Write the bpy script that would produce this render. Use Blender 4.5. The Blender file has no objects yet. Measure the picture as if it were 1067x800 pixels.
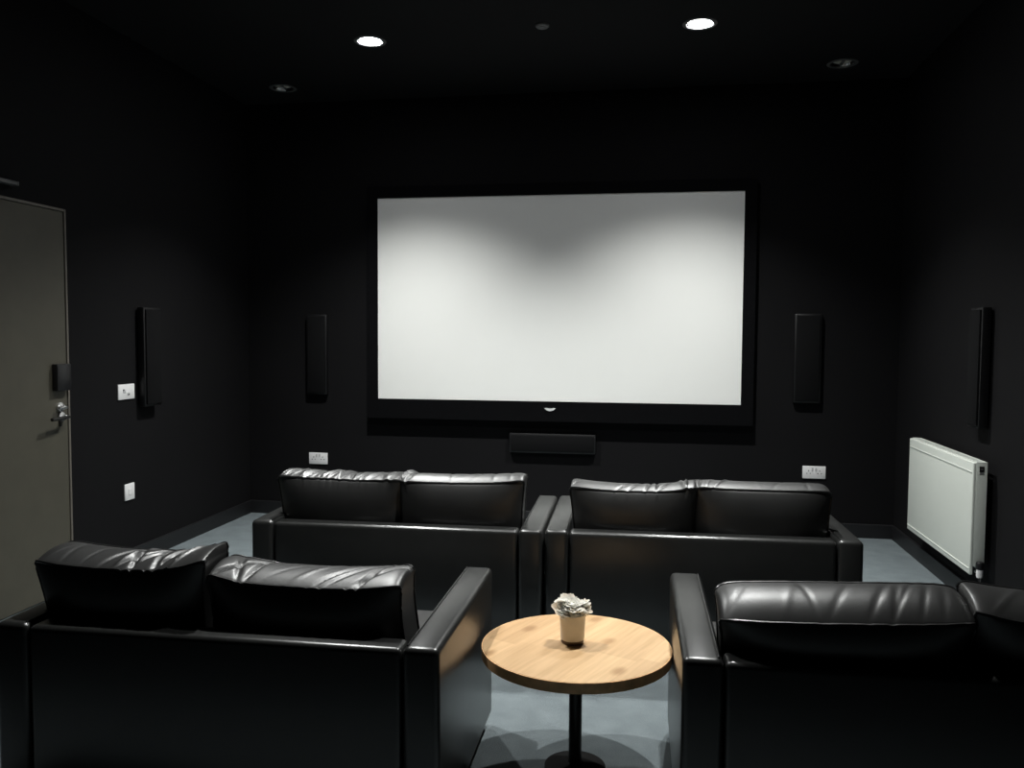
import bpy, bmesh, math, random
from mathutils import Vector, Matrix

random.seed(7)
SC = bpy.context.scene
COL = SC.collection
PI = math.pi

# ------------------------------------------------------------------ room measures (metres)
XL, XR = -3.139, 1.712          # side walls
YF, YB = 6.269, -1.7            # wall with the screen, wall at the back
HC = 3.2                        # ceiling
CAM_Z = 1.41


# ------------------------------------------------------------------ materials
def mat(name, color, rough=0.5, metal=0.0, spec=0.5, bump=None, noise=None, emit=None, coat=0.0):
    m = bpy.data.materials.new(name)
    m.use_nodes = True
    nt = m.node_tree
    b = nt.nodes['Principled BSDF']
    b.inputs['Base Color'].default_value = (*color, 1)
    b.inputs['Roughness'].default_value = rough
    b.inputs['Metallic'].default_value = metal
    b.inputs['Specular IOR Level'].default_value = spec
    b.inputs['Coat Weight'].default_value = coat
    tc = nt.nodes.new('ShaderNodeTexCoord')
    if noise:
        scale, amount = noise
        n = nt.nodes.new('ShaderNodeTexNoise')
        n.inputs['Scale'].default_value = scale
        n.inputs['Detail'].default_value = 4
        nt.links.new(tc.outputs['Object'], n.inputs['Vector'])
        r = nt.nodes.new('ShaderNodeValToRGB')
        r.color_ramp.elements[0].position = 0.3
        r.color_ramp.elements[1].position = 0.7
        r.color_ramp.elements[0].color = (*[c * (1 - amount) for c in color], 1)
        r.color_ramp.elements[1].color = (*[c * (1 + amount) for c in color], 1)
        nt.links.new(n.outputs['Fac'], r.inputs['Fac'])
        nt.links.new(r.outputs['Color'], b.inputs['Base Color'])
    if bump:
        scale, strength = bump
        n = nt.nodes.new('ShaderNodeTexNoise')
        n.inputs['Scale'].default_value = scale
        n.inputs['Detail'].default_value = 3
        nt.links.new(tc.outputs['Object'], n.inputs['Vector'])
        bp = nt.nodes.new('ShaderNodeBump')
        bp.inputs['Strength'].default_value = strength
        bp.inputs['Distance'].default_value = 0.004
        nt.links.new(n.outputs['Fac'], bp.inputs['Height'])
        nt.links.new(bp.outputs['Normal'], b.inputs['Normal'])
    if emit:
        b.inputs['Emission Color'].default_value = (*emit[0], 1)
        b.inputs['Emission Strength'].default_value = emit[1]
    return m


def math_node(nt, op, a, b=None):
    n = nt.nodes.new('ShaderNodeMath')
    n.operation = op
    for i, v in enumerate((a, b)):
        if v is None:
            continue
        if isinstance(v, (int, float)):
            n.inputs[i].default_value = v
        else:
            nt.links.new(v, n.inputs[i])
    return n.outputs[0]


def wood_mat():
    """light oak staves of uneven tone, with fine grain and a few knots"""
    m = bpy.data.materials.new('oak_staves')
    m.use_nodes = True
    nt = m.node_tree
    b = nt.nodes['Principled BSDF']
    b.inputs['Roughness'].default_value = 0.42
    tc = nt.nodes.new('ShaderNodeTexCoord')
    mp = nt.nodes.new('ShaderNodeMapping')
    mp.inputs['Rotation'].default_value = (0, 0, math.radians(24))
    mp.inputs['Location'].default_value = (0.035, 0.05, 0)
    nt.links.new(tc.outputs['Object'], mp.inputs['Vector'])
    sx = nt.nodes.new('ShaderNodeSeparateXYZ')
    nt.links.new(mp.outputs['Vector'], sx.inputs['Vector'])
    row = math_node(nt, 'FLOOR', math_node(nt, 'DIVIDE', sx.outputs['X'], 0.13))
    shift = math_node(nt, 'MULTIPLY', row, 0.37)
    seg = math_node(nt, 'FLOOR', math_node(nt, 'DIVIDE', math_node(nt, 'ADD', sx.outputs['Y'], shift), 0.40))
    cmb = nt.nodes.new('ShaderNodeCombineXYZ')
    nt.links.new(row, cmb.inputs['X'])
    nt.links.new(seg, cmb.inputs['Y'])
    wn = nt.nodes.new('ShaderNodeTexWhiteNoise')
    wn.noise_dimensions = '2D'
    nt.links.new(cmb.outputs['Vector'], wn.inputs['Vector'])
    ramp = nt.nodes.new('ShaderNodeValToRGB')
    e = ramp.color_ramp.elements
    e[0].color = (0.50, 0.31, 0.155, 1)
    e[1].color = (0.70, 0.47, 0.255, 1)
    nt.links.new(wn.outputs['Value'], ramp.inputs['Fac'])
    # grain stretched along the staves
    mg = nt.nodes.new('ShaderNodeMapping')
    mg.inputs['Scale'].default_value = (60, 4, 60)
    nt.links.new(mp.outputs['Vector'], mg.inputs['Vector'])
    ng = nt.nodes.new('ShaderNodeTexNoise')
    ng.inputs['Scale'].default_value = 1.0
    ng.inputs['Detail'].default_value = 5
    nt.links.new(mg.outputs['Vector'], ng.inputs['Vector'])
    gr = nt.nodes.new('ShaderNodeValToRGB')
    gr.color_ramp.elements[0].position = 0.3
    gr.color_ramp.elements[0].color = (0.80, 0.77, 0.72, 1)
    gr.color_ramp.elements[1].position = 0.65
    gr.color_ramp.elements[1].color = (1, 1, 1, 1)
    nt.links.new(ng.outputs['Fac'], gr.inputs['Fac'])
    mx = nt.nodes.new('ShaderNodeMix')
    mx.data_type = 'RGBA'
    mx.blend_type = 'MULTIPLY'
    mx.inputs[0].default_value = 1.0
    nt.links.new(ramp.outputs['Color'], mx.inputs[6])
    nt.links.new(gr.outputs['Color'], mx.inputs[7])
    # knots
    mk = nt.nodes.new('ShaderNodeMapping')
    mk.inputs['Scale'].default_value = (5.2, 3.1, 1)
    mk.inputs['Location'].default_value = (0.3, 0.2, 0)
    nt.links.new(mp.outputs['Vector'], mk.inputs['Vector'])
    vo = nt.nodes.new('ShaderNodeTexVoronoi')
    vo.voronoi_dimensions = '2D'
    vo.inputs['Scale'].default_value = 1.0
    nt.links.new(mk.outputs['Vector'], vo.inputs['Vector'])
    kr = nt.nodes.new('ShaderNodeValToRGB')
    kr.color_ramp.elements[0].position = 0.05
    kr.color_ramp.elements[0].color = (0.68, 0.60, 0.52, 1)
    kr.color_ramp.elements[1].position = 0.14
    kr.color_ramp.elements[1].color = (1, 1, 1, 1)
    nt.links.new(vo.outputs['Distance'], kr.inputs['Fac'])
    mx2 = nt.nodes.new('ShaderNodeMix')
    mx2.data_type = 'RGBA'
    mx2.blend_type = 'MULTIPLY'
    mx2.inputs[0].default_value = 1.0
    nt.links.new(mx.outputs[2], mx2.inputs[6])
    nt.links.new(kr.outputs['Color'], mx2.inputs[7])
    nt.links.new(mx2.outputs[2], b.inputs['Base Color'])
    return m


def carpet_mat():
    m = bpy.data.materials.new('carpet_tiles')
    m.use_nodes = True
    nt = m.node_tree
    b = nt.nodes['Principled BSDF']
    b.inputs['Roughness'].default_value = 0.95
    b.inputs['Specular IOR Level'].default_value = 0.15
    tc = nt.nodes.new('ShaderNodeTexCoord')
    fine = nt.nodes.new('ShaderNodeTexNoise')
    fine.inputs['Scale'].default_value = 260
    fine.inputs['Detail'].default_value = 3
    nt.links.new(tc.outputs['Object'], fine.inputs['Vector'])
    big = nt.nodes.new('ShaderNodeTexNoise')
    big.inputs['Scale'].default_value = 9
    big.inputs['Detail'].default_value = 4
    nt.links.new(tc.outputs['Object'], big.inputs['Vector'])
    s = math_node(nt, 'ADD', math_node(nt, 'MULTIPLY', fine.outputs['Fac'], 0.6),
                  math_node(nt, 'MULTIPLY', big.outputs['Fac'], 0.4))
    r = nt.nodes.new('ShaderNodeValToRGB')
    r.color_ramp.elements[0].position = 0.3
    r.color_ramp.elements[0].color = (0.092, 0.110, 0.118, 1)
    r.color_ramp.elements[1].position = 0.7
    r.color_ramp.elements[1].color = (0.175, 0.202, 0.212, 1)
    nt.links.new(s, r.inputs['Fac'])
    nt.links.new(r.outputs['Color'], b.inputs['Base Color'])
    bp = nt.nodes.new('ShaderNodeBump')
    bp.inputs['Strength'].default_value = 0.5
    bp.inputs['Distance'].default_value = 0.004
    nt.links.new(fine.outputs['Fac'], bp.inputs['Height'])
    nt.links.new(bp.outputs['Normal'], b.inputs['Normal'])
    return m


M = dict(
    wall=mat('black_wall_paint', (0.0052, 0.0050, 0.0056), 0.8, spec=0.12, noise=(1.5, 0.12), bump=(180, 0.08)),
    ceiling=mat('black_ceiling_paint', (0.0085, 0.0083, 0.009), 0.85, spec=0.15, noise=(1.2, 0.1)),
    skirting=mat('black_satin_skirting', (0.008, 0.008, 0.009), 0.45, noise=(6, 0.1)),
    leather=mat('black_leather', (0.017, 0.0175, 0.017), 0.30, spec=0.75, bump=(420, 0.03), noise=(14, 0.15)),
    cushion=mat('soft_black_leather', (0.018, 0.018, 0.0177), 0.42, spec=0.85, bump=(300, 0.06), noise=(12, 0.15)),
    piping=mat('black_piping', (0.014, 0.014, 0.014), 0.32, noise=(30, 0.1)),
    foot=mat('black_plastic_foot', (0.008, 0.008, 0.008), 0.8, spec=0.15, noise=(20, 0.1)),
    screen=mat('matte_white_screen', (0.80, 0.80, 0.775), 0.9, spec=0.1, noise=(0.8, 0.01)),
    velvet=mat('black_velvet_frame', (0.0035, 0.0035, 0.004), 0.95, spec=0.05, noise=(60, 0.2)),
    chrome=mat('brushed_chrome', (0.62, 0.62, 0.62), 0.28, metal=1.0, noise=(40, 0.05)),
    badge=mat('silver_badge', (0.62, 0.62, 0.62), 0.5, noise=(40, 0.05)),
    darkmetal=mat('dark_metal', (0.035, 0.034, 0.032), 0.38, metal=0.7, noise=(20, 0.15)),
    pole=mat('black_powder_coat', (0.012, 0.012, 0.012), 0.35, noise=(30, 0.15)),
    oak=wood_mat(),
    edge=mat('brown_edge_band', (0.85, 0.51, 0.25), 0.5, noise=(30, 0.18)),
    pot=mat('cream_ceramic', (0.82, 0.77, 0.66), 0.4, noise=(25, 0.05)),
    potbase=mat('dark_pot_base', (0.10, 0.06, 0.035), 0.3, noise=(30, 0.3)),
    petal=mat('white_petals', (0.92, 0.91, 0.87), 0.7, noise=(60, 0.05)),
    radiator=mat('white_enamel', (0.62, 0.65, 0.60), 0.4, noise=(3, 0.02)),
    white=mat('white_plastic', (0.76, 0.75, 0.75), 0.4, noise=(20, 0.02)),
    slot=mat('dark_slot', (0.03, 0.03, 0.03), 0.6, noise=(30, 0.1)),
    gap=mat('grey_rocker_edge', (0.52, 0.52, 0.52), 0.5, noise=(30, 0.05)),
    speaker=mat('satin_black_cabinet', (0.003, 0.003, 0.0035), 0.45, noise=(10, 0.1)),
    cloth=mat('black_speaker_cloth', (0.0042, 0.0042, 0.0046), 0.9, spec=0.12, bump=(900, 0.3), noise=(500, 0.4)),
    door=mat('olive_grey_laminate', (0.060, 0.055, 0.040), 0.55, noise=(7, 0.08)),
    doorframe=mat('grey_brown_frame', (0.115, 0.103, 0.086), 0.5, noise=(9, 0.06)),
    black=mat('black_plastic', (0.007, 0.007, 0.008), 0.4, noise=(30, 0.1)),
    greyfit=mat('grey_fitting', (0.16, 0.16, 0.16), 0.45, noise=(20, 0.08)),
    reflector=mat('grey_reflector', (0.35, 0.345, 0.335), 0.22, metal=1.0, noise=(60, 0.15)),
    trimring=mat('dark_grey_bezel', (0.10, 0.10, 0.10), 0.4, noise=(40, 0.1)),
    led=mat('lit_led', (0.9, 0.9, 0.9), 0.5, noise=(20, 0.02), emit=((0.97, 0.985, 1.0), 130)),
    ledoff=mat('unlit_led', (0.60, 0.58, 0.52), 0.3, noise=(50, 0.1)),
)

nt = M['petal'].node_tree
tr = nt.nodes.new('ShaderNodeBsdfTranslucent')
tr.inputs['Color'].default_value = (.97, .96, .93, 1)
mxs = nt.nodes.new('ShaderNodeMixShader')
mxs.inputs[0].default_value = .6
nt.links.new(nt.nodes['Principled BSDF'].outputs[0], mxs.inputs[1])
nt.links.new(tr.outputs[0], mxs.inputs[2])
nt.links.new(mxs.outputs[0], nt.nodes['Material Output'].inputs['Surface'])


# ------------------------------------------------------------------ mesh helpers
def bm_new():
    return bmesh.new()


def add_box(bm, x0, x1, y0, y1, z0, z1, bevel=0.0, seg=2):
    t = bmesh.new()
    bmesh.ops.create_cube(t, size=1)
    for v in t.verts:
        v.co = Vector((x0 + (v.co.x + .5) * (x1 - x0), y0 + (v.co.y + .5) * (y1 - y0), z0 + (v.co.z + .5) * (z1 - z0)))
    if bevel:
        bmesh.ops.bevel(t, geom=t.edges[:], offset=bevel, segments=seg, profile=0.5, affect='EDGES')
    merge(bm, t)
    return bm


def merge(bm, t, mtx=None):
    if mtx is not None:
        bmesh.ops.transform(t, matrix=mtx, verts=t.verts)
    me = bpy.data.meshes.new('tmp')
    t.to_mesh(me)
    t.free()
    bm.from_mesh(me)
    bpy.data.meshes.remove(me)


def add_lathe(bm, prof, seg=48, center=(0, 0, 0), axis='z'):
    """revolve (radius, height) points; closes the ends when radius is 0"""
    t = bmesh.new()
    rings = []
    for r, h in prof:
        if r < 1e-6:
            rings.append([t.verts.new((0, 0, h))])
        else:
            rings.append([t.verts.new((r * math.cos(2 * PI * i / seg), r * math.sin(2 * PI * i / seg), h)) for i in range(seg)])
    for a, b in zip(rings, rings[1:]):
        for i in range(seg):
            j = (i + 1) % seg
            if len(a) == 1 and len(b) == 1:
                continue
            if len(a) == 1:
                t.faces.new((a[0], b[j], b[i]))
            elif len(b) == 1:
                t.faces.new((a[i], a[j], b[0]))
            else:
                t.faces.new((a[i], a[j], b[j], b[i]))
    bmesh.ops.recalc_face_normals(t, faces=t.faces)
    m = Matrix.Identity(4)
    if axis == 'x':
        m = Matrix.Rotation(PI / 2, 4, 'Y')
    elif axis == 'y':
        m = Matrix.Rotation(-PI / 2, 4, 'X')
    merge(bm, t, Matrix.Translation(center) @ m)
    return bm


def add_tube(bm, pts, r, seg=8, closed=False):
    pts = [Vector(p) for p in pts]
    n = len(pts)
    t = bmesh.new()
    rings = []
    up = Vector((0, 0, 1))
    for i in range(n):
        a = pts[(i - 1) % n] if closed or i > 0 else pts[i]
        b = pts[(i + 1) % n] if closed or i < n - 1 else pts[i]
        d = (b - a)
        if d.length < 1e-9:
            d = Vector((1, 0, 0))
        d.normalize()
        u = d.cross(up)
        if u.length < 1e-3:
            u = d.cross(Vector((0, 1, 0)))
        u.normalize()
        w = u.cross(d)
        rings.append([t.verts.new(pts[i] + r * (math.cos(2 * PI * k / seg) * u + math.sin(2 * PI * k / seg) * w)) for k in range(seg)])
    m = n if closed else n - 1
    for i in range(m):
        a, b = rings[i], rings[(i + 1) % n]
        for k in range(seg):
            t.faces.new((a[k], a[(k + 1) % seg], b[(k + 1) % seg], b[k]))
    if not closed:
        t.faces.new(rings[0])
        t.faces.new(rings[-1][::-1])
    bmesh.ops.recalc_face_normals(t, faces=t.faces)
    merge(bm, t)
    return bm


def link(name, bm, material, parent=None, smooth=False, loc=(0, 0, 0), rot=(0, 0, 0), angle=40):
    me = bpy.data.meshes.new(name)
    bm.to_mesh(me)
    bm.free()
    me.materials.append(material)
    if smooth:
        for p in me.polygons:
            p.use_smooth = True
        me.set_sharp_from_angle(angle=math.radians(angle))
    o = bpy.data.objects.new(name, me)
    COL.objects.link(o)
    o.location = loc
    o.rotation_euler = rot
    if parent:
        o.parent = parent
    return o


def tag(o, label, cat, group=None):
    o['label'] = label
    o['category'] = cat
    if group:
        o['group'] = group
    return o


def thing(name, label, cat, loc, rot=(0, 0, 0), group=None):
    o = bpy.data.objects.new(name, None)
    o.empty_display_size = 0.1
    COL.objects.link(o)
    o.location = loc
    o.rotation_euler = rot
    return tag(o, label, cat, group)


def struct(name, bm, material, **k):
    o = link(name, bm, material, **k)
    if o.parent is None:
        o['kind'] = 'structure'
    return o


# ------------------------------------------------------------------ the room
struct('floor', add_box(bm_new(), XL - .15, XR + .15, YB - .15, YF + .15, -.1, 0), carpet_mat())
struct('ceiling', add_box(bm_new(), XL - .15, XR + .15, YB - .15, YF + .15, HC + 0.10, HC + .2), M['ceiling'])
# plasterboard skin of the ceiling, cut round the downlights, is added below
struct('wall_front', add_box(bm_new(), XL - .15, XR + .15, YF, YF + .15, 0, HC + .1), M['wall'])
struct('wall_right', add_box(bm_new(), XR, XR + .15, YB, YF, 0, HC + .1), M['wall'])
struct('wall_rear', add_box(bm_new(), XL - .15, XR + .15, YB - .15, YB, 0, HC + .1), M['wall'])
# left wall with the doorway
DY0, DY1, DZ = 3.20, 4.162, 2.083
w = bm_new()
add_box(w, XL - .15, XL, YB, DY0, 0, HC + .1)
add_box(w, XL - .15, XL, DY1, YF, 0, HC + .1)
add_box(w, XL - .15, XL, DY0, DY1, DZ, HC + .1)
struct('wall_left', w, M['wall'])


def skirting(name, x0, x1, y0, y1, lip):
    b = bm_new()
    add_box(b, x0, x1, y0, y1, 0, 0.1, 0.004)
    return struct(name, b, M['skirting'])


skirting('baseboard_front', XL, XR, YF - .018, YF, 0)
skirting('baseboard_right', XR - .018, XR, YB, YF - .018, 0)
b = bm_new()
add_box(b, XL, XL + .018, DY1 + .03, YF - .018, 0, 0.1, 0.004)
add_box(b, XL, XL + .018, YB, DY0 - .03, 0, 0.1, 0.004)
struct('baseboard_left', b, M['skirting'])
skirting('baseboard_rear', XL + .018, XR - .018, YB, YB + .018, 0)

# door frame and leaf
b = bm_new()
FR = 0.014
add_box(b, XL - .14, XL + .010, DY1 - FR, DY1, 0, DZ, .002)
add_box(b, XL - .14, XL + .010, DY0, DY0 + FR, 0, DZ, .002)
add_box(b, XL - .14, XL + .010, DY0 + FR, DY1 - FR, DZ - FR, DZ, .002)
struct('trim_1', b, M['doorframe'])
b = bm_new()
add_box(b, XL - .045, XL + .004, DY0 + FR + .003, DY1 - FR - .003, 0.006, DZ - FR - .003, .002)
door = struct('door_1', b, M['door'])
door['label'] = 'olive grey flush door with black card reader and lever handle'
door['category'] = 'door'
FX = XL + .004
b = bm_new()
add_box(b, FX, FX + .035, 4.030, 4.140, 1.108, 1.252, .006)
cr = link('card_reader', b, M['black'], door, smooth=True)
b = bm_new()
add_lathe(b, [(0, 0), (.026, 0), (.026, .008), (.012, .010), (.012, .03), (0, .03)], 24, (FX, 4.085, 1.018), 'x')
add_box(b, FX + .02, FX + .032, 4.045, 4.115, 1.011, 1.025, .004)
link('thumb_turn', b, M['chrome'], door, smooth=True)
b = bm_new()
add_lathe(b, [(0, 0), (.026, 0), (.026, .008), (.010, .010), (.010, .05), (0, .05)], 24, (FX, 4.095, 0.966), 'x')
link('handle_rose', b, M['chrome'], door, smooth=True)
b = bm_new()
add_tube(b, [(FX + .045, 4.10, .966), (FX + .052, 4.07, .966), (FX + .054, 4.0, .964), (FX + .054, 3.955, .963)], .0095, 10)
link('handle', b, M['darkmetal'], door, smooth=True)
b = bm_new()
add_box(b, FX, FX + .01, 4.075, 4.09, .915, .948, .002)
link('keyhole_cover', b, M['darkmetal'], door)

t = thing('door_closer', 'slim dark grey closer box on the wall above the grey door', 'door closer', (XL, 3.6, 2.135))
link('body', add_box(bm_new(), 0, .045, -.16, .172, .008, .026, .004), M['trimring'], t, smooth=True)
link('end_cap', add_box(bm_new(), 0, .047, .172, .178, .007, .027, .002), M['greyfit'], t, smooth=True)
link('arm', add_tube(bm_new(), [(.03, -.12, 0), (.06, -.05, -.012), (.03, .02, -.02)], .006, 8), M['greyfit'], t, smooth=True)

# ------------------------------------------------------------------ projector screen
SX, SW, SZ = -0.7063, 2.6931, 0.9342
SH = SW * 9 / 16
SYF = YF - .06
t = thing('projection_screen', 'wide white projection screen in a black frame on the end wall', 'projector screen', (SX, YF, SZ))
bl, br, bt, bb = .085, .085, .085, .148
b = bm_new()
o0 = SYF - YF
add_box(b, -SW / 2, SW / 2, o0 - .001, o0 + .01, 0, SH)
link('screen_fabric', b, M['screen'], t)
b = bm_new()
for (x0, x1, z0, z1) in ((-SW / 2 - bl, -SW / 2, -bb, SH + bt), (SW / 2, SW / 2 + br, -bb, SH + bt),
                         (-SW / 2, SW / 2, -bb, 0), (-SW / 2, SW / 2, SH, SH + bt)):
    add_box(b, x0, x1, o0 - .012, 0, z0, z1)
fr = link('frame', b, M['velvet'], t)
# small winged silver badge in the middle of the lower rail
b = bm_new()
pts = [(-.042, .008), (-.030, .011), (0, .007), (.030, .011), (.042, .008), (.026, -.006), (.006, -.012), (-.006, -.012), (-.026, -.006)]
f0 = [b.verts.new((x, o0 - .0175, z)) for x, z in pts]
f1 = [b.verts.new((x, o0 - .0115, z)) for x, z in pts]
b.faces.new(f0)
b.faces.new(f1[::-1])
for i in range(len(pts)):
    j = (i + 1) % len(pts)
    b.faces.new((f0[i], f1[i], f1[j], f0[j]))
bmesh.ops.recalc_face_normals(b, faces=b.faces)
link('badge', b, M['badge'], fr, loc=(-.022, 0, -.058))


# ------------------------------------------------------------------ loudspeakers
def loudspeaker(name, label, loc, rot, wd, ht, dp, group, horizontal=False, bracket=0.0):
    """local: back at y=0 looking towards -y, z up from the base"""
    t = thing(name, label, 'speaker', loc, rot, group)
    d0 = -bracket
    b = bm_new()
    add_box(b, -wd / 2, wd / 2, d0 - dp, d0, 0, ht, .006)
    link('cabinet', b, M['speaker'], t, smooth=True)
    b = bm_new()
    add_box(b, -wd / 2 + .012, wd / 2 - .012, d0 - dp - .010, d0 - dp + .004, .012, ht - .012, .006)
    link('grille', b, M['cloth'], t, smooth=True)
    if bracket:
        b = bm_new()
        add_box(b, -.035, .035, d0 * .5, 0, ht * .25, ht * .7)
        add_box(b, -.02, .02, d0 - .002, d0 * .5, ht * .35, ht * .6)
        link('bracket', b, M['black'], t)
    return t


loudspeaker('wall_speaker', 'tall black slim speaker beside the screen, on its radiator side', (1.095, YF, .955), (0, 0, 0), .185, .63, .035,
            'slim wall speakers', bracket=.004)
loudspeaker('wall_speaker', 'tall black slim speaker beside the screen, on its door side', (-2.557, YF, .955), (0, 0, 0), .165, .62, .035,
            'slim wall speakers', bracket=.004)
loudspeaker('wall_speaker', 'tall black slim speaker on the door wall, beside white switch plate', (XL, 4.88, .965), (0, 0, PI / 2), .185, .615, .045,
            'slim wall speakers', bracket=.010)
loudspeaker('wall_speaker', 'tall black slim speaker on the side wall above white radiator', (XR, 4.71, .955), (0, 0, -PI / 2), .165, .62, .045,
            'slim wall speakers', bracket=.010)
loudspeaker('wall_mounted_speaker_bar', 'wide black speaker bar mounted under the projection screen', (-.715, YF, .545), (0, 0, 0), .645, .145, .035, None, bracket=.004)


# ------------------------------------------------------------------ sockets and switches (local: back at y=0, face towards -y)
def plate(name, label, cat, loc, rotz, wd, ht, style):
    t = thing(name, label, cat, loc, (0, 0, rotz), 'white wall plates')
    link('plate', add_box(bm_new(), -wd / 2, wd / 2, -.009, 0, -ht / 2, ht / 2, .003), M['white'], t, smooth=True)
    if style == 'double':
        for s in (-1, 1):
            b = bm_new()
            cx = s * wd * .24
            add_box(b, cx - .0025, cx + .0025, -.0098, -.0085, .006, .016)
            add_box(b, cx - .016, cx - .008, -.0098, -.0085, -.010, -.005)
            add_box(b, cx + .008, cx + .016, -.0098, -.0085, -.010, -.005)
            link('pin_holes', b, M['slot'], t)
            b = bm_new()
            add_box(b, s * .012 - .006, s * .012 + .006, -.0125, -.0085, ht / 2 - .032, ht / 2 - .010, .001)
            link('rocker', b, M['gap'], t)
    elif style == 'switch':
        for cx, cz in ((-.022, .004), (.018, -.012)):
            b = bm_new()
            add_box(b, cx - .012, cx + .012, -.0125, -.0085, cz - .008, cz + .008, .001)
            link('rocker', b, M['gap'], t)
        for cx, cz in ((-.030, .012), (.018, -.016)):
            link('slot', add_box(bm_new(), cx - .005, cx + .005, -.0132, -.0085, cz - .004, cz + .004), M['slot'], t)
    else:
        b = bm_new()
        add_box(b, -.016, .016, -.0125, -.0085, -.018, .018, .001)
        link('module', b, M['white'], t)
    return t


plate('wall_socket', 'white double socket on end wall, above the sofa by the door side', 'socket', (-2.562, YF, .450), 0, .152, .090, 'double')
plate('wall_socket', 'white double socket on end wall, half hidden behind smooth sofa cushion', 'socket', (1.163, YF, .457), 0, .158, .090, 'double')
plate('wall_switch', 'white switch plate on the dark wall between door and speaker', 'switch', (XL, 4.670, 1.065), PI / 2, .160, .092, 'switch')
plate('wall_socket', 'small square white plate low on wall, below the switch plate', 'socket', (XL, 4.684, .452), PI / 2, .096, .100, 'single')

# ------------------------------------------------------------------ radiator on the right wall
RX, RY0, RY1, RZ0, RZ1 = 1.606, 4.535, 5.592, .222, .797
t = thing('radiator', 'white panel radiator on the dark side wall', 'radiator', (XR, (RY0 + RY1) / 2, RZ0))
hw, hh = (RY1 - RY0) / 2, RZ1 - RZ0
f = RX - XR
b = bm_new()
add_box(b, f, f + .016, -hw, hw, 0, hh - .004, .006, 3)
# pressed border of the front panel
add_box(b, f - .003, f + .004, -hw + .012, hw - .012, hh - .058, hh - .050, .002)
add_box(b, f - .003, f + .004, -hw + .012, hw - .012, .026, .034, .002)
link('front_panel', b, M['radiator'], t, smooth=True)
link('rear_panel', add_box(bm_new(), f + .050, f + .062, -hw + .01, hw - .01, .02, hh - .02, .005), M['radiator'], t, smooth=True)
for s in (-1, 1):
    b = bm_new()
    y0, y1 = sorted((s * hw, s * (hw - .006)))
    add_box(b, f + .014, f + .068, y0, y1, .045, hh, .002)
    sp = link('side_panel', b, M['radiator'], t, smooth=True)
    if s == -1:
        b = bm_new()
        add_box(b, f + .030, f + .052, -hw - .003, -hw + .001, hh - .050, hh - .022, .001)
        bd = link('badge', b, M['black'], sp)
        b = bm_new()
        add_box(b, f + .034, f + .048, -hw - .0036, -hw - .0028, hh - .038, hh - .034)
        add_box(b, f + .030, f + .052, -hw - .0020, -hw, hh - .062, hh - .056)
        link('badge_print', b, M['greyfit'], sp)
b = bm_new()
add_box(b, f + .014, f + .020, -hw + .006, hw - .006, hh - .006, hh, .001)
add_box(b, f + .060, f + .066, -hw + .006, hw - .006, hh - .006, hh, .001)
n = 52
for i in range(n):
    y = -hw + .012 + i * (2 * hw - .024) / (n - 1)
    add_box(b, f + .018, f + .062, y - .006, y + .006, hh - .005, hh - .001)
link('top_grille', b, M['radiator'], t)
b = bm_new()
add_tube(b, [(f + .040, -hw + .03, .012), (f + .040, -hw - .020, .012), (f + .040, -hw - .024, .0), (f + .040, -hw - .024, -RZ0)], .0075, 10)
link('pipe', b, M['chrome'], t, smooth=True)
b = bm_new()
add_lathe(b, [(0, -.012), (.014, -.012), (.016, 0), (.016, .030), (.013, .032), (0, .032)], 20, (f + .040, -hw - .022, .006))
v = link('valve', b, M['white'], t, smooth=True)
b = bm_new()
add_lathe(b, [(0, .031), (.0175, .031), (.019, .04), (.019, .062), (.015, .068), (0, .068)], 20, (f + .040, -hw - .022, .006))
link('valve_cap', b, M['black'], v, smooth=True)
for y in (-hw * .6, hw * .6):
    link('bracket', add_box(bm_new(), f + .060, -.002, y - .015, y + .015, .1, hh - .1, .002), M['white'], t)


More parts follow.
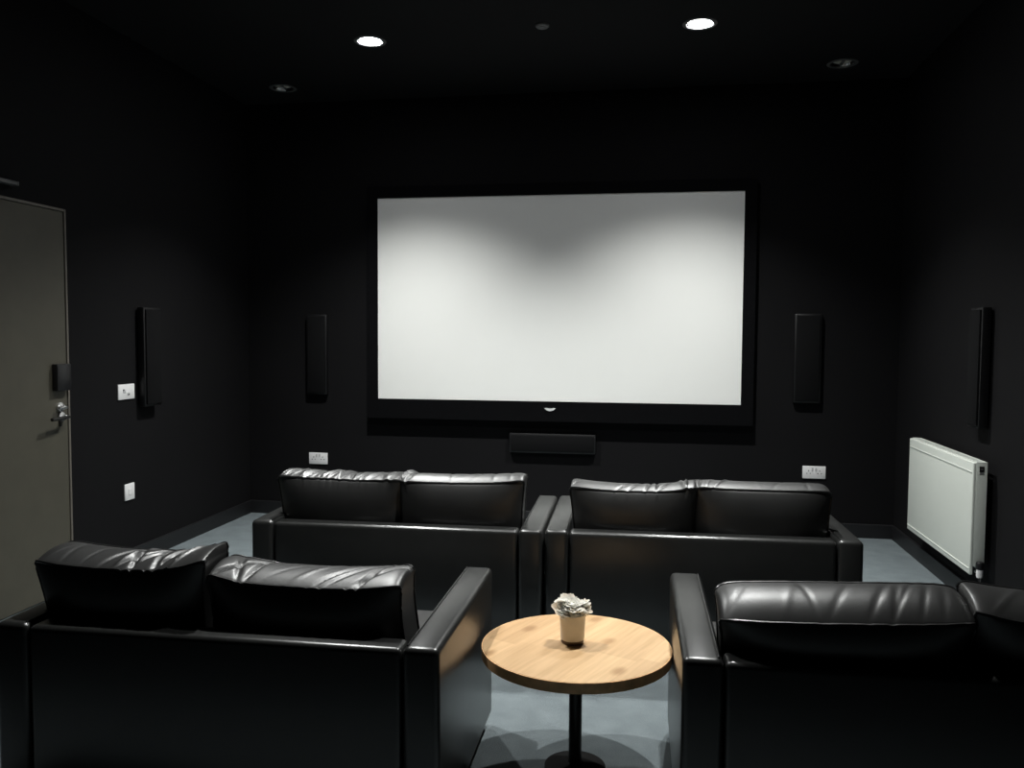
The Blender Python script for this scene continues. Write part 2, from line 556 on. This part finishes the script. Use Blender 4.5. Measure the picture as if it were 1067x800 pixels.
# ------------------------------------------------------------------ sofas
def cushion_mesh(W, Hh, T, p):
    """one box cushion: x across, y through (front is +y), z up from its foot; returns mesh and point function"""
    rnd = random.Random(p.get('seed', 1))
    bow, fll, flr = p.get('bulge', .035), p.get('fl', .03), p.get('fr', .03)
    sag, lift = p.get('sag', .012), p.get('puff', .018)
    earl, earr = p.get('earl', .012), p.get('earr', .012)
    tip = p.get('tip', 0.0)
    creases = []
    for (c0, c1, n, amp) in p.get('creases', [(-.9, .9, 8, .006)]):
        for i in range(n):
            cx = c0 + (c1 - c0) * (i + .5 + rnd.uniform(-.3, .3)) / n
            creases.append((cx, rnd.uniform(-.06, .22) * p.get('slant', 1.0), rnd.uniform(.016, .034), amp * rnd.uniform(.5, 1.2) * rnd.choice((-1, -1, 1))))

    def P(a, b_, c):
        t = (c + 1) / 2
        x = a * (W / 2 - (flr if a > 0 else fll) * (1 - t) ** 1.4)
        # sides bow inwards between the corners
        x -= (abs(a) ** 3) * (1 if a > 0 else -1) * .012 * (1 - (2 * t - 1) ** 4)
        y = b_ * T / 2
        y += b_ * bow * (1 - abs(a) ** 3.2) * (1 - abs(c) ** 3.5)
        # thinner towards the side corners
        y *= 1 - .16 * abs(a) ** 4
        z = t * Hh
        top = max(0.0, (t - .55) / .45)
        z += -sag * (1 - a * a) * top * (1.1 + .5 * b_)
        z += lift * (1 - b_ ** 2) * (1 - .5 * a ** 4) * (1 if c > .999 else (top ** 8))
        z += tip * a * top
        ear = (earr if a > 0 else earl) * abs(a) ** 4 * top ** 1.5
        z += ear
        x += (1 if a > 0 else -1) * ear * .30
        # blunt, rounded corners
        k = abs(a) ** 14 * abs(2 * t - 1) ** 14
        x -= (1 if a > 0 else -1) * .012 * k
        z -= (1 if t > .5 else -1) * .012 * k
        y *= 1 - .10 * abs(a) ** 20
        # creases run across the top band and die out down the faces
        fade = (1 - b_ ** 4) if c > .999 else 0.0
        fb = max(0.0, 1 - (1 - c) / .35) ** 2 * .5 if b_ < 0 else 0.0
        h = 0.0
        for cx, sl, wd, am in creases:
            d = (a - cx - sl * b_) / (wd * (1 + .3 * b_))
            if abs(d) < 3.5:
                h += am * math.exp(-d * d)
        z += h * max(fade, .35 if c > .999 else 0)
        y += h * fb * (1 if b_ < 0 else 0)
        return Vector((x, y, z))

    bm = bmesh.new()
    cache = {}

    def vert(a, b_, c):
        k = (round(a, 5), round(b_, 5), round(c, 5))
        if k not in cache:
            cache[k] = bm.verts.new(P(*k))
        return cache[k]

    na, nb, nc = 110, 22, 26
    A = [-1 + 2 * i / na for i in range(na + 1)]
    B = [-1 + 2 * i / nb for i in range(nb + 1)]
    Cc = [-1 + 2 * i / nc for i in range(nc + 1)]

    def sheet(U, V, fn):
        for i in range(len(U) - 1):
            for j in range(len(V) - 1):
                q = [fn(U[i], V[j]), fn(U[i + 1], V[j]), fn(U[i + 1], V[j + 1]), fn(U[i], V[j + 1])]
                bm.faces.new([vert(*k) for k in q])

    for s in (-1, 1):
        sheet(A, B, lambda u, v: (u, v, s))
        sheet(A, Cc, lambda u, v: (u, s, v))
        sheet(B, Cc, lambda u, v: (s, u, v))
    bmesh.ops.recalc_face_normals(bm, faces=bm.faces)
    return bm, P


def cushion(parent, loc, rot, W, Hh, T, p):
    bm, P = cushion_mesh(W, Hh, T, p)
    c = link('back_cushion', bm, M['cushion'], parent, smooth=True, loc=loc, rot=rot, angle=55)
    b = bm_new()
    A = [-1 + 2 * i / 60 for i in range(61)]
    Cc = [-1 + 2 * i / 20 for i in range(21)]
    for s in (-1, 1):
        loop = [P(a, s, 1) for a in A] + [P(1, s, -k) for k in Cc[1:]] + [P(-a, s, -1) for a in A[1:]] + [P(-1, s, k) for k in Cc[1:-1]]
        add_tube(b, loop, .0042, 6, closed=True)
    link('piping', b, M['piping'], c, smooth=True)
    return c


def sofa(label, x, y, rz, W, L, H, AW, cushions):
    """x, y: rear-left outer corner; local frame has the rear edge on y=0 and looks along +y"""
    c, s = math.cos(rz), math.sin(rz)
    t = thing('leather_sofa', label, 'sofa', (x + W / 2 * c, y + W / 2 * s, 0), (0, 0, rz), 'black leather two-seat sofas')
    h = W / 2
    for sgn in (-1, 1):
        x0, x1 = sorted((sgn * h, sgn * (h - AW)))
        b = bm_new()
        add_box(b, x0, x1, 0, L, .045, H, .020, 4)
        a = link('arm', b, M['leather'], t, smooth=True)
        b = bm_new()
        xs = x0 + .012 if sgn > 0 else x1 - .012
        add_tube(b, [(xs, .02, H - .0005), (xs, L - .02, H - .0005)], .0028, 6)
        link('piping', b, M['piping'], a, smooth=True)
    b = bm_new()
    add_box(b, -h + AW + .003, h - AW - .003, .004, .095, .045, H - .006, .018, 4)
    link('backrest', b, M['leather'], t, smooth=True)
    b = bm_new()
    add_box(b, -h + AW + .002, h - AW - .002, .09, L - .01, .05, .27, .012, 3)
    link('base', b, M['leather'], t, smooth=True)
    iw = (W - 2 * AW) / 2
    for k in (-1, 1):
        b = bm_new()
        x0, x1 = sorted((k * .003, k * (iw - .004)))
        add_box(b, x0, x1, .10, L + .005, .272, .415, .03, 4)
        link('seat_cushion', b, M['cushion'], t, smooth=True)
    for fx in (-h + .06, h - .06):
        for fy in (.07, L - .07):
            b = bm_new()
            add_lathe(b, [(0, 0), (.018, 0), (.024, .05), (0, .05)], 20, (fx, fy, 0))
            link('foot', b, M['foot'], t, smooth=True)
    for k, p in zip((-1, 1), cushions):
        cw = p.get('w', iw + .02)
        lean = math.radians(p.get('lean', 6))
        zb = p.get('zb', .418)
        ht = p.get('h', .345)
        cushion(t, (k * iw / 2 + p.get('dx', 0), p.get('y', .235), zb), (lean, math.radians(p.get('roll', 0)), math.radians(p.get('yaw', 0))),
                cw, ht, p.get('t', .155), p)
    return t


LS, HS, AWS, WS = .8261, .5822, .1024, 1.3145
sofa('black leather sofa in the row by the screen, its arm nearest the switch wall', -1.763, 3.522, .0244, WS, LS, HS, AWS, [
    dict(seed=3, h=.348, lean=5, w=.600, dx=-.018, fl=.035, fr=.0, creases=[(-.95, .95, 24, .0065)], slant=.6, sag=.004, earl=.004, earr=.010, tip=-.004, puff=.014, t=.155),
    dict(seed=5, h=.350, lean=5, w=.588, dx=-.004, fl=.0, fr=.015, creases=[(-.98, -.72, 2, .014), (-.5, .9, 6, .0025)], sag=.010, earl=.002, earr=.012, tip=.006, puff=.026, t=.150),
])
sofa('black leather sofa in the row by the screen, next to the radiator side', -.4387, 3.568, .0279, WS, LS, HS, AWS, [
    dict(seed=8, h=.340, lean=6, w=.558, dx=-.006, fl=.03, fr=.0, creases=[(-.1, .95, 7, .009), (-.98, -.85, 1, .012)], sag=.016, earl=.008, earr=.020, tip=.002, puff=.020, yaw=-2),
    dict(seed=9, h=.348, lean=4, w=.592, dx=-.008, fl=.0, fr=.015, creases=[(-.95, -.5, 3, .005), (-.2, .9, 3, .0015)], sag=.003, earl=.006, earr=.002, puff=.016),
])
sofa('black leather sofa with wrinkled cushions, between grey door and round table', -1.8554, 2.1186, .0112, WS, LS, HS, AWS, [
    dict(seed=12, h=.330, lean=8, w=.550, dx=-.066, fl=.050, fr=.010, creases=[(-.1, .75, 9, .009), (-.9, -.3, 3, .003)], slant=1.3, sag=.014, earl=.008, earr=.034, puff=.022, t=.185),
    dict(seed=15, h=.298, lean=7, w=.585, dx=-.050, fl=-.005, fr=-.030, creases=[(-.85, -.45, 3, .013), (.35, .85, 4, .011), (-.3, .2, 2, .004)], slant=1.6, sag=.012, earl=.022, earr=.014,
         puff=.026, t=.185),
])
sofa('black leather sofa whose arm touches the round table, with smooth plump cushions', .092, 2.190, .0164, 1.50, LS, HS, .107, [
    dict(seed=21, h=.285, lean=20, w=.652, creases=[(-.9, .2, 4, .002), (.2, .85, 5, .003)], sag=.002, earl=.002, earr=.002, puff=.030, t=.180, y=.235, fl=.01, fr=.0, zb=.440, roll=-2.2),
    dict(seed=23, h=.305, lean=18, w=.640, dx=-.018, creases=[(-.9, .9, 6, .004)], sag=.010, earl=.026, earr=.02, puff=.024, t=.170, y=.235, fl=.0, fr=.02, zb=.435),
])

# ------------------------------------------------------------------ round table
TX, TY, TZ, TR = -.226, 2.705, .41, .308
t = thing('side_table', 'round light oak table with black pedestal between the two near sofas', 'table', (TX, TY, 0))
b = bm_new()
add_lathe(b, [(0, TZ - .034), (TR - .0025, TZ - .034), (TR - .0025, TZ - .001), (TR - .0035, TZ), (0, TZ)], 96)
link('tabletop', b, M['oak'], t, smooth=True, angle=30)
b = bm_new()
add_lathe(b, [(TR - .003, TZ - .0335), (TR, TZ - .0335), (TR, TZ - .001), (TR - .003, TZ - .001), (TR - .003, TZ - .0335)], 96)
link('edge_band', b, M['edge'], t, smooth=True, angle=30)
b = bm_new()
add_lathe(b, [(0, .012), (.0215, .012), (.0215, TZ - .038), (.05, TZ - .038), (.05, TZ - .034), (0, TZ - .034)], 32)
link('column', b, M['pole'], t, smooth=True)
b = bm_new()
add_lathe(b, [(0, 0), (.10, 0), (.10, .006), (.09, .010), (.03, .016), (.022, .02), (0, .02)], 64)
link('base', b, M['foot'], t, smooth=True)

# ------------------------------------------------------------------ pot of white flowers
t = thing('flower_pot', 'small cream pot of white flowers on the round oak table', 'flower pot', (-.240, 2.725, TZ))
b = bm_new()
add_lathe(b, [(0, .012), (.0365, .012), (.039, .014), (.0425, .094), (.0425, .096), (.0400, .096), (.0365, .02), (0, .02)], 40)
link('pot', b, M['pot'], t, smooth=True)
b = bm_new()
add_lathe(b, [(0, 0), (.035, 0), (.0375, .003), (.0375, .012), (0, .012)], 40)
link('base', b, M['potbase'], t, smooth=True)
rnd = random.Random(4)


def flower(parent, c, tilt, r):
    b = bm_new()
    for ring, (n, rr, up) in enumerate(((6, 1.0, .30), (5, .75, .7), (4, .45, 1.2))):
        for k in range(n):
            a = 2 * PI * k / n + ring * .5 + rnd.uniform(-.2, .2)
            ln = r * rr * rnd.uniform(.85, 1.15)
            t_ = bmesh.new()
            nu, nv = 5, 4
            g = []
            for i in range(nu + 1):
                u = i / nu
                rowv = []
                for j in range(nv + 1):
                    v_ = j / nv * 2 - 1
                    wdt = ln * .62 * math.sin(PI * min(.93, .12 + u * .80)) * (1 - .25 * v_ * v_ * u)
                    rad = ln * u
                    zz = up * ln * u * u * .9 + .10 * ln * v_ * v_ + rnd.uniform(-.06, .06) * ln * u
                    rowv.append(t_.verts.new((rad, v_ * wdt, zz)))
                g.append(rowv)
            for i in range(nu):
                for j in range(nv):
                    t_.faces.new((g[i][j], g[i + 1][j], g[i + 1][j + 1], g[i][j + 1]))
            ext = bmesh.ops.solidify(t_, geom=t_.faces[:], thickness=.0007)
            merge(b, t_, Matrix.Rotation(a, 4, 'Z'))
    add_lathe(b, [(0, -.012), (.003, -.012), (.004, 0), (.005, .004), (0, .006)], 8)
    o = link('flower', b, M['petal'], parent, smooth=True, loc=c, rot=tilt, angle=60)
    return o


for (fx, fy, fz, r) in ((-.030, -.006, .112, .030), (.006, -.018, .110, .030), (.034, .0, .110, .028), (-.012, .016, .128, .030), (.020, .014, .122, .028),
                        (-.034, .012, .124, .026), (.0, -.004, .126, .026), (-.030, -.022, .094, .022), (.026, -.016, .100, .024), (.043, .010, .114, .020)):
    r *= 1.12
    flower(t, (fx * 1.08, fy, fz), (rnd.uniform(-.5, .2) + (-fy * -8), fx * 14 + rnd.uniform(-.2, .2), rnd.uniform(0, 6)), r)

# ------------------------------------------------------------------ ceiling fittings
LIT = [(-1.712, 5.042), (.250, 5.042)]
OFF = [(-2.658, 5.888), (1.206, 5.888)]
NEAR = []
b = bm_new()
# ceiling board with square-free round holes: ring sectors around each fitting
fit = [(x, y) for x, y in LIT + OFF + NEAR]
HOLE = .078


def ceiling_board(bm, pts, z0, z1):
    """underside sheet split in cells, each cell with at most one round hole"""
    ys = sorted({round(y, 3) for _, y in pts})
    half = .12
    bands = []
    y = YB
    for yy in sorted(ys):
        bands.append((y, yy - half, []))
        bands.append((yy - half, yy + half, [p for p in pts if round(p[1], 3) == yy]))
        y = yy + half
    bands.append((y, YF, []))
    for (y0, y1, row) in bands:
        x = XL
        for (px, py) in sorted(row):
            quad(bm, x, px - half, y0, y1, z0)
            hole(bm, px, py, half, z0, z1)
            x = px + half
        quad(bm, x, XR, y0, y1, z0)


def quad(bm, x0, x1, y0, y1, z):
    bm.faces.new([bm.verts.new(p) for p in ((x0, y0, z), (x0, y1, z), (x1, y1, z), (x1, y0, z))])


def hole(bm, px, py, half, z0, z1, seg=48):
    inn, out, upr = [], [], []
    for i in range(seg):
        a = 2 * PI * i / seg
        c, s = math.cos(a), math.sin(a)
        k = half / max(abs(c), abs(s))
        inn.append(bm.verts.new((px + HOLE * c, py + HOLE * s, z0)))
        upr.append(bm.verts.new((px + HOLE * c, py + HOLE * s, z1)))
        out.append(bm.verts.new((px + k * c, py + k * s, z0)))
    for i in range(seg):
        j = (i + 1) % seg
        bm.faces.new((out[i], inn[i], inn[j], out[j]))
        bm.faces.new((inn[i], upr[i], upr[j], inn[j]))


# the near-row y values differ a little: give every fitting a band of its own only when apart
NEAR = [(-1.40, 3.40), (.22, 3.40)]
fit = LIT + OFF + NEAR
ceiling_board(b, fit, HC, HC + .1)
bmesh.ops.remove_doubles(b, verts=b.verts, dist=1e-5)
old = bpy.data.objects['ceiling']
bt = bm_new()
bt.from_mesh(old.data)
me = bpy.data.meshes.new('tmp')
b.to_mesh(me)
b.free()
bt.from_mesh(me)
bt.to_mesh(old.data)
bt.free()
bpy.data.meshes.remove(me)


def downlight(label, x, y, lit, power=0.0, cone=110, blend=1.0):
    t = thing('downlight', label, 'ceiling light', (x, y, HC), (0, 0, 0), 'recessed downlights')
    b = bm_new()
    add_lathe(b, [(.072, .004), (.077, -.004), (.096, -.003), (.098, 0), (.076, .001), (.072, .004)], 48)
    link('bezel', b, M['trimring'], t, smooth=True)
    b = bm_new()
    if lit:
        add_lathe(b, [(.072, .002), (.066, .006), (.064, .030), (.066, .031), (.0745, .002), (.072, .002)], 48)
    else:
        add_lathe(b, [(.072, .002), (.066, .012), (.060, .021), (.060, .023), (.067, .013), (.0745, .002), (.072, .002)], 48)
    link('reflector', b, M['reflector'], t, smooth=True)
    b = bm_new()
    d = -.046 if lit else -.030      # a lit lamp's lens sits flush with the ceiling
    k = 1.35 if lit else 1.3
    add_lathe(b, [(0, .052 + d), (.046 * k, .052 + d), (.046 * k, .046 + d), (.030 * k, .042 + d), (0, .040 + d)], 40)
    link('lamp', b, M['led'] if lit else M['ledoff'], t, smooth=True)
    if not lit:
        b = bm_new()
        add_box(b, -.010, .010, -.050, .050, .003, .013, .003)
        link('lamp_clip', b, M['greyfit'], t)
    if lit and power:
        l = bpy.data.lights.new('beam', 'SPOT')
        l.energy = power
        l.spot_size = math.radians(cone)
        l.spot_blend = blend
        l.shadow_soft_size = .03
        l.color = (.985, 1.0, .975)
        o = bpy.data.objects.new('beam', l)
        COL.objects.link(o)
        o.parent = t
        o.location = (0, 0, -.005)
    return t


downlight('lit recessed downlight in the black ceiling, on the door side', *LIT[0], True, 820)
downlight('lit recessed downlight in the black ceiling, on the radiator side', *LIT[1], True, 780)
downlight('unlit recessed downlight near the screen wall, in the corner towards the door wall', *OFF[0], False)
downlight('unlit recessed downlight near the screen wall, in the corner above the radiator', *OFF[1], False)
downlight('lit downlight above the gap between the two sofa rows, on the door side', *NEAR[0], True, 560)
downlight('lit downlight above the gap between the two sofa rows, on the radiator side', *NEAR[1], True, 560)

t = thing('smoke_detector', 'small round grey detector on the ceiling between the two lit downlights', 'detector', (-.642, 4.928, HC))
b = bm_new()
add_lathe(b, [(0, 0), (.040, 0), (.040, -.008), (.034, -.014), (0, -.014)], 32)
link('base', b, M['greyfit'], t, smooth=True)
b = bm_new()
add_lathe(b, [(0, -.013), (.026, -.013), (.024, -.018), (.016, -.021), (0, -.021)], 32)
link('head', b, M['greyfit'], t, smooth=True)

# ------------------------------------------------------------------ world, camera, view
wd = bpy.data.worlds.new('dark_room')
wd.use_nodes = True
wd.node_tree.nodes['Background'].inputs['Color'].default_value = (.01, .01, .012, 1)
wd.node_tree.nodes['Background'].inputs['Strength'].default_value = 0.3
SC.world = wd

F, PITCH, YAW, ROLL = 881.211, .0556, .1622, .0057
fw = Vector((-math.sin(YAW) * math.cos(PITCH), math.cos(YAW) * math.cos(PITCH), -math.sin(PITCH)))
rt = Vector((math.cos(YAW), math.sin(YAW), 0))
up = rt.cross(fw)
c, s = math.cos(ROLL), math.sin(ROLL)
r2, u2 = rt * c + up * s, up * c - rt * s
cd = bpy.data.cameras.new('camera')
cam = bpy.data.objects.new('camera', cd)
COL.objects.link(cam)
m = Matrix((r2, u2, -fw)).transposed().to_4x4()
m.translation = (0, 0, CAM_Z)
cam.matrix_world = m
cd.sensor_fit = 'HORIZONTAL'
cd.sensor_width = 36
cd.lens = F / 1067 * 36
cd.clip_start = .05
SC.camera = cam

SC.view_settings.view_transform = 'Standard'
SC.view_settings.look = 'None'
SC.view_settings.exposure = 0
SC.view_settings.gamma = 1
SC.view_settings.use_curve_mapping = False
